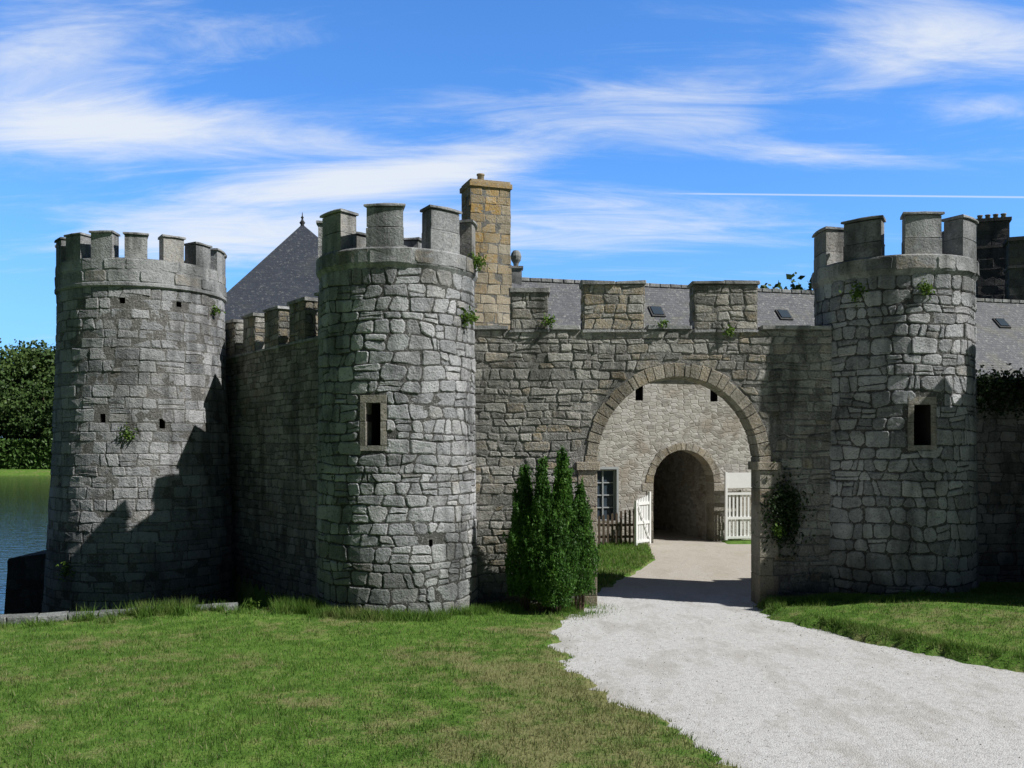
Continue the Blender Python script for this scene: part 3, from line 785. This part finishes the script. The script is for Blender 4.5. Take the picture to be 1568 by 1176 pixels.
PF = empty('picket_fence'); b = B(); Fg = frame((2.0, 29.6, 0), (1, .12), (.12, -1))
u = 0
while u < 1.85: picket(b, Fg, u, .07, .04, .8 + .22 * u + rng.uniform(-.03, .03), 0); u += .14
box(b, Fg, 0, 1.9, .25, .33, -.04, -.003); box(b, Fg, 0, 1.9, .62, .7, -.04, -.003)
b.obj('pickets', M_wood, PF)

# ------------------------------------------------------------ tall chimney and right stacks, pavilion roof
CH = empty('stone_chimney')
t = math.radians(20); ac = (math.cos(t), math.sin(t)); nc = (math.sin(t), -math.cos(t))
FH = frame((-1.17, 26.6, 0), ac, nc)
bc = B(); bs_ = B(); bcap = B()
def clad(FX, u0, u1, z0, z1, dep, oc, rh=(.24, .32), w=(.28, .55)):
    box(bc, FX, u0, u1, z0, z1, -dep, 0)
    sides = [(FX, u0, u1), (frame(FX(u0, 0, -dep)[0], FX.n[:2], -FX.a[:2]), 0, dep), (frame(FX(u1, 0, 0)[0], -FX.n[:2], FX.a[:2]), 0, dep), (frame(FX(u1, 0, -dep)[0], -FX.a[:2], -FX.n[:2]), 0, u1 - u0)]
    for f, p, q_ in sides: stones(bs_, f, p, q_, z0, z1, rh, w, gap=.005, dep=(.004, .010), amp=.004, split=.05, slant=.008, ochre=oc, rnd=(.02, .05))
oc = lambda u, v: rng.random() * (1 if v > 8.2 else .35)
clad(FH, 0, 1.2, 8.3, 10.45, .85, oc)
clad(FH, .0, 1.24, 0, 8.297, .9, oc)
slab(bcap, FH, -.05, 1.25, 10.455, 10.57, -.90, .05, 1.4, ochre=1)
slab(bcap, FH, 0.0, 1.2, 10.575, 10.65, -.85, .0, 1.4, ochre=1)
bc.obj('core', M_mortar_l, CH); bs_.obj('masonry', M_och, CH, smooth=False); bcap.obj('cap', M_och, CH)
def pot(parent, x, y, z, r, h, mat):
    V = []; fs = []; pr = [(r, 0), (r * .85, h * .8), (r * 1.05, h * .85), (r * 1.05, h), (r * .7, h), (r * .7, h * .5)]
    for i in range(12):
        a_ = 2 * math.pi * i / 12
        for rr, zz in pr: V.append((x + rr * math.cos(a_), y + rr * math.sin(a_), z + zz))
    for i in range(12):
        for j in range(5): fs.append((i * 6 + j, ((i + 1) % 12) * 6 + j, ((i + 1) % 12) * 6 + j + 1, i * 6 + j + 1))
    mkmesh('chimney_pot', V, fs, mat, parent, smooth=True)
pc = FH(.45, 0, -.45)[0]; pot(CH, pc[0], pc[1], 10.65, .11, .28, M_och)

for (nm, fx, fy, w, dep, z1, pots) in (('chimney_stack', 19.6, 39.9, 1.22, 1.0, 12.75, 4), ('chimney_stack', 20.05, 38.2, 1.5, 1.1, 11.6, 0)):
    CS = empty(nm); t = math.radians(-20); FX = frame((fx, fy, 0), (math.cos(t), math.sin(t)), (math.sin(t), -math.cos(t)))
    bc = B(); bs_ = B(); bcap = B()
    clad(FX, 0, w, 5.5, z1 - .15, dep, lambda u, v: 0, (.3, .45), (.4, .9))
    slab(bcap, FX, -.08, w + .08, z1 - .145, z1, -dep - .08, .08, 2)
    slab(bcap, FX, -.05, w + .05, z1 - 1.25, z1 - 1.15, -dep - .05, .05, 2)
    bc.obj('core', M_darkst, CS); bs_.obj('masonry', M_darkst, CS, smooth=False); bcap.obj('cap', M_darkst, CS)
    for i in range(pots):
        p_ = FX(.16 + i * .3, 0, -dep / 2)[0]; pot(CS, p_[0], p_[1], z1, .11, .26, M_och)

PV = empty('pavilion_house')
cx, cy, hw = -7.75, 35., 4.4
Fv = frame((cx, cy, 0), (math.cos(.35), math.sin(.35)), (math.sin(.35), -math.cos(.35)))
b = B(); box(b, Fv, -hw + .3, hw - .3, -.3, 6.1, -hw + .3, hw - .3); b.obj('walls', M_vor, PV)
q = []
prof = [(4.65, 6.3), (4.2, 6.75), (2.1, 9.05), (.02, 11.35)]
for k in range(4):
    for j in range(3):
        (r0, z0), (r1, z1) = prof[j], prof[j + 1]; P = []
        for (s, rr, zz) in ((-1, r0, z0), (1, r0, z0), (1, r1, z1), (-1, r1, z1)):
            uu, dd = s * rr, rr
            for _ in range(k): uu, dd = -dd, uu
            P.append(Fv(uu, zz, dd)[0])
        q.append((P, [(-r0, z0 * 1.45), (r0, z0 * 1.45), (r1, z1 * 1.45), (-r1, z1 * 1.45)]))
roof('roof', q, M_slate_d, PV)
V = []; fs = []; pr = [(.10, 0), (.06, .1), (.11, .17), (.05, .25), (.03, .32), (.06, .36), (.02, .42), (.012, .55)]
for i in range(10):
    a_ = 2 * math.pi * i / 10
    for rr, zz in pr: V.append((cx + rr * math.cos(a_), cy + rr * math.sin(a_), 11.25 + zz))
for i in range(10):
    for j in range(7): fs.append((i * 8 + j, ((i + 1) % 10) * 8 + j, ((i + 1) % 10) * 8 + j + 1, i * 8 + j + 1))
mkmesh('roof_finial', V, fs, M_darkst, PV, smooth=True)

# ------------------------------------------------------------ foliage
def leaves(C_, size, up=0., elong=1.6, shade=None):
    n_ = len(C_)
    a1 = rng.normal(size=(n_, 3)); a1[:, 2] += up; a1 /= np.linalg.norm(a1, axis=1, keepdims=True)
    t_ = rng.normal(size=(n_, 3)); b1 = np.cross(a1, t_); b1 /= np.linalg.norm(b1, axis=1, keepdims=True)
    s = (size * rng.uniform(.6, 1.4, n_))[:, None]
    V = np.stack([C_ - a1 * s * elong / 2, C_ + b1 * s / 2, C_ + a1 * s * elong / 2, C_ - b1 * s / 2], 1).reshape(-1, 3)
    sh = rng.random(n_) if shade is None else np.clip(shade + rng.uniform(-.2, .2, n_), 0, 1)
    c = np.repeat(np.stack([sh, sh, sh], -1), 4, 0)
    return V, np.arange(n_ * 4).reshape(-1, 4), c
def cypress(x, y, z0, z1, R, n_, trunk=.03):
    P = empty('cypress_shrub')
    t_ = rng.beta(1.1, 1.3, n_); th_ = rng.uniform(0, 2 * np.pi, n_)
    def pf(t): return np.where(t < .3, .74 + .26 * (t / .3), (np.clip(1 - t, 0, 1) / .7) ** .84)
    wob = .62 + .74 * fbm(th_ * 1.6 + x * 9, t_ * 6.5, int(x * 100), 3)
    rr = R * pf(t_) * wob * (1 - .75 * rng.random(n_) ** 2.4) + rng.normal(0, .012, n_)
    zz = z0 + (z1 - z0) * t_ + rng.normal(0, .02, n_)
    C_ = np.stack([x + rr * np.cos(th_), y + rr * np.sin(th_), zz], -1)
    tipn = n_ // 5; kt = rng.integers(0, 60, tipn); ta = rng.uniform(0, 2 * np.pi, 60); tz = rng.uniform(.03, .93, 60)
    pr = pf(tz) * R; f = rng.random(tipn)
    C2 = np.stack([x + (pr[kt] * (.85 + .35 * f)) * np.cos(ta[kt]), y + (pr[kt] * (.85 + .35 * f)) * np.sin(ta[kt]), z0 + (z1 - z0) * tz[kt] + f * .26], -1) + rng.normal(0, .016, (tipn, 3))
    C_ = np.concatenate([C_, C2])
    sh = fbm(C_[:, 0] * 7 + C_[:, 1] * 3, C_[:, 2] * 6, 5, 3)
    V, F_, c = leaves(C_, .026, 1.6, 2.0, sh)
    mkmesh('foliage', V, F_, M_leafc, P, cols=c)
    b = B()
    for (dx, dy, lean) in ((0, 0, 0), (.05, .03, .1), (-.05, .02, -.12)):
        pts = [(x + dx, y + dy, -.05), (x + dx + lean * .3, y + dy, z0 + .15), (x + dx * 1.5 + lean, y + dy, z0 + .7), (x + lean * .8, y, z0 + (z1 - z0) * .75)]
        rad = [trunk, trunk * .85, trunk * .6, .006]; V = []; fs = []
        for p, r in zip(pts, rad):
            for i in range(7): V.append((p[0] + r * math.cos(i * .898), p[1] + r * math.sin(i * .898), p[2]))
        for j in range(3):
            for i in range(7): fs.append((j * 7 + i, j * 7 + (i + 1) % 7, j * 7 + 7 + (i + 1) % 7, j * 7 + 7 + i))
        b.add(V, fs)
    b.obj('trunk', M_bark, P)
cypress(.24, 17.55, .34, 2.70, .36, 16000)
cypress(.56, 17.35, .28, 2.84, .31, 15000)
cypress(.94, 17.5, .34, 3.02, .35, 17000)
cypress(1.26, 17.6, .36, 2.36, .33, 12000)
cypress(.80, 17.2, .20, 1.8, .34, 10000)

def treeline(name, x0, x1, y0, y1, nt_, hmin, hmax, leaf, per, zg):
    Vs, Fs, Cs = [], [], []; k0 = 0; bt = B()
    for i in range(nt_):
        tx = rng.uniform(x0, x1); ty = rng.uniform(y0, y1); h = rng.uniform(hmin, hmax); R = h * rng.uniform(.26, .36)
        kb = 22
        cc = rng.normal(size=(kb, 3)); cc /= np.linalg.norm(cc, axis=1, keepdims=True); cc *= (rng.random(kb) ** .4)[:, None] * np.array([R * .85, R * .85, h * .34]); cc += (tx, ty, zg + h * .58)
        rb = R * rng.uniform(.22, .42, kb)
        j = rng.integers(0, kb, per); d = rng.normal(size=(per, 3)); d /= np.linalg.norm(d, axis=1, keepdims=True)
        P = cc[j] + d * (rb[j] * rng.uniform(.5, 1.15, per))[:, None]
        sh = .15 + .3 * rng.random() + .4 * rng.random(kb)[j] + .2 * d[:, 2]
        V, F_, c = leaves(P, leaf, 0, 1.3, sh); Vs.append(V); Fs.append(F_ + k0); Cs.append(c); k0 += len(V)
        q0 = []
        for zz, r in ((zg - 1, h * .025), (zg + h * .4, h * .016), (zg + h * .8, h * .004)):
            for s in range(6): q0.append((tx + r * math.cos(s * 1.047), ty + r * math.sin(s * 1.047), zz))
        bt.add(q0, [(a_ * 6 + s, a_ * 6 + (s + 1) % 6, a_ * 6 + 6 + (s + 1) % 6, a_ * 6 + 6 + s) for a_ in range(2) for s in range(6)])
    P_ = empty(name)
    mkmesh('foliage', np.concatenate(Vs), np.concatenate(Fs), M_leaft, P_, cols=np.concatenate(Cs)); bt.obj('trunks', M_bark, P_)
treeline('distant_trees', -160, -82, 206, 230, 36, 27, 33, .62, 3200, 0)
treeline('distant_trees', -160, -82, 200, 205, 34, 13, 21, .5, 1700, -.5)
treeline('distant_trees', 20.5, 27.5, 78, 86, 18, 17.6, 18.9, .42, 2600, 0)
P_ = rng.uniform((-160, 197, -1.2), (-80, 199.5, 5.2), (24000, 3)); P_[:, 2] += (fbm(P_[:, 0] * .2, P_[:, 1] * 0, 3) - .5) * .8
V, F_, c = leaves(P_, .5); mkmesh('far_hedge', V, F_, M_hedge, cols=c)

def tuft(name, x, y, z, r, n_, size, mat, fl=(1, 1, 1)):
    P = rng.normal(size=(n_, 3)) * np.array(fl) * r * .5 + (x, y, z)
    V, F_, c = leaves(P, size, .3, 1.8); mkmesh(name, V, F_, mat, cols=c)
def on(cx, cy, r, ph, z): a_ = math.radians(ph); return cx + r * math.sin(a_), cy - r * math.cos(a_), z
for (x, y, z), r, n_ in ((on(-2.2, 18.2, 1.56, 76, 6.55), .17, 260), (on(-2.2, 18.2, 1.52, 62, 5.45), .17, 260), (on(-2.2, 18.2, 1.5, 80, 5.5), .09, 80), (on(-8.84, 22.7, 1.97, 12, 3.35), .17, 200), (on(-8.84, 22.7, 2.1, -25, .35), .22, 240), (on(-8.84, 22.7, 1.9, 76, 6.3), .14, 160), (on(7.56, 18.8, 1.52, -45, 5.95), .2, 220), (on(7.56, 18.8, 1.52, 0, 5.95), .13, 160), ((.72, 18.2, 5.5), .12, 130), ((4.2, 18.2, 5.3), .1, 80), ((2.9, 18.2, 5.44), .08, 60), ((-5.9, 22.5, 5.5), .12, 100)):
    tuft('wall_plant', x, y, z, r, n_, .035, M_weed, (1, .6, .9))
for i in range(7): tuft('wall_plant', -4.8 + .3 * i, 17.2 + rng.uniform(0, .3), rng.uniform(-.1, .15), .12, 90, .05, M_weed)
tuft('ivy', 5.25, 18.24, 1.8, .52, 1900, .04, M_ivy, (.7, .10, 1.2))
tuft('ivy', 5.12, 18.2, 1.45, .2, 110, .04, M_weed, (.5, .15, .5))
P_ = np.stack([rng.uniform(8.7, 13, 7500), rng.normal(19.63, .12, 7500), rng.normal(4.5, .10, 7500) - .7 * (rng.random(7500) ** 2)], -1)
V, F_, c = leaves(P_, .05); mkmesh('ivy', V, F_, M_ivy, cols=c)

# ------------------------------------------------------------ sun, sky, camera
AZ = math.radians(67); EL = math.radians(46)
sd_ = Vector((math.sin(AZ) * math.cos(EL), -math.cos(AZ) * math.cos(EL), math.sin(EL)))
su = bpy.data.lights.new('sun', 'SUN'); su.energy = 5.0; su.angle = math.radians(.5); su.color = (1, .98, .95)
so = bpy.data.objects.new('sun', su); scene.collection.objects.link(so)
so.rotation_euler = (-sd_).to_track_quat('-Z', 'Y').to_euler(); so.location = (20, -5, 20)
w = bpy.data.worlds.new('World'); scene.world = w; w.use_nodes = True
try: w.cycles.sampling_method = 'NONE'
except Exception as e: print(e)
nt = w.node_tree; nt.nodes.clear(); n = N(nt)
sky = n.new('ShaderNodeTexSky', sky_type='NISHITA'); sky.sun_disc = False; sky.sun_elevation = EL
sky.sun_rotation = math.pi - AZ; sky.air_density = 1.0; sky.dust_density = .35; sky.ozone_density = 3.5; sky.altitude = 50
dirv = n.new('ShaderNodeTexCoord').outputs['Generated']
sx = n.new('ShaderNodeSeparateXYZ'); n.L.new(dirv, sx.inputs[0]); dx, dy, dz = sx.outputs
skyc = n.mix(1., sky.outputs[0], (.85, 1.55, 2.3), 'MULTIPLY')
zz = n.m('ADD', n.m('MAXIMUM', dz, 0.), .12)
cb = n.new('ShaderNodeCombineXYZ'); n.L.new(n.m('DIVIDE', dx, zz), cb.inputs[0]); n.L.new(n.m('DIVIDE', dy, zz), cb.inputs[1])
pl = cb.outputs[0]
n1 = n.noise(1.1, n.mapping(pl, scale=(.55, 1.4, 1), rot=(0, 0, .30)), 6, .60, 1.1)
n2 = n.noise(3.2, n.mapping(pl, scale=(.50, 1.7, 1), rot=(0, 0, .55), loc=(3, 1, 0)), 6, .66, .9)
yy = n.m('MAXIMUM', dy, .05); qx = n.m('DIVIDE', dx, yy); qz = n.m('DIVIDE', dz, yy)
def blob(px, py, sxp, syp, rot, amp):
    cx_, cz_ = (px - 784) / 1450, (690 - py) / 1450
    u = n.m('SUBTRACT', qx, cx_); v = n.m('SUBTRACT', qz, cz_); c, s = math.cos(rot), math.sin(rot)
    uu = n.m('DIVIDE', n.m('ADD', n.m('MULTIPLY', u, c), n.m('MULTIPLY', v, s)), sxp / 1450)
    vv = n.m('DIVIDE', n.m('SUBTRACT', n.m('MULTIPLY', v, c), n.m('MULTIPLY', u, s)), syp / 1450)
    e = n.m('EXPONENT', n.m('MULTIPLY', n.m('ADD', n.m('MULTIPLY', uu, uu), n.m('MULTIPLY', vv, vv)), -1.))
    return n.m('MULTIPLY', e, amp)
cov = None
for args in ((230, 200, 300, 50, -.04, .66), (60, 60, 190, 110, .3, .52), (640, 262, 260, 30, .16, .58), (420, 350, 320, 65, .1, .58), (1450, 55, 260, 80, -.1, .66), (1250, 240, 200, 20, -.05, .42), (960, 160, 260, 60, .1, .22), (860, 360, 320, 50, 0, .44), (1480, 175, 180, 32, .1, .42)):
    e = blob(*args); cov = e if cov is None else n.m('ADD', cov, e)
f = n.m('ADD', n.m('MULTIPLY', n.m('SUBTRACT', n1, .5), 1.05), n.m('MULTIPLY', n.m('SUBTRACT', n2, .5), .95))
f = n.m('ADD', n.m('ADD', f, .52), cov)
cl = n.step(f, .58, 1.32, 0, .93)
haze = n.step(dz, .32, -.02, 0, .62)
skyc = n.mix(haze, skyc, (2.7, 5.2, 8.7))
skyc = n.mix(cl, skyc, (8.2, 8.7, 9.4))
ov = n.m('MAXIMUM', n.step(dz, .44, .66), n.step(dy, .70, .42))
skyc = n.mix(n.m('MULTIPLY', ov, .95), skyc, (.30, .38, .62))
Aq = Vector(((1000 - 784) / 1450, 1, (690 - 296) / 1450)); Bq = Vector(((1568 - 784) / 1450, 1, (690 - 302) / 1450)); nrmq = Aq.cross(Bq).normalized()
dp = n.new('ShaderNodeVectorMath', operation='DOT_PRODUCT'); n.L.new(dirv, dp.inputs[0]); dp.inputs[1].default_value = nrmq
ct = n.m('MULTIPLY', n.step(n.m('ABSOLUTE', dp.outputs['Value']), .0002, .0013, 1, 0), n.m('MULTIPLY', n.step(qx, .14, .22), n.step(dy, 0, .1)))
skyc = n.mix(n.m('MULTIPLY', ct, .5), skyc, (8.5, 9, 9.5))
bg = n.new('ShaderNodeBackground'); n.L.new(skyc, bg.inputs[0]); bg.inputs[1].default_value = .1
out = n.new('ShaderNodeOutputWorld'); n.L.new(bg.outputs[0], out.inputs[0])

cam = bpy.data.cameras.new('camera'); co = bpy.data.objects.new('camera', cam); scene.collection.objects.link(co)
co.location = (0, 0, 3.0); co.rotation_euler = (math.radians(90), 0, 0)
cam.sensor_width = 36; cam.lens = 36 * 1450 / 1568; cam.shift_y = 102 / 1568; cam.clip_end = 4000; cam.clip_start = .1
scene.camera = co
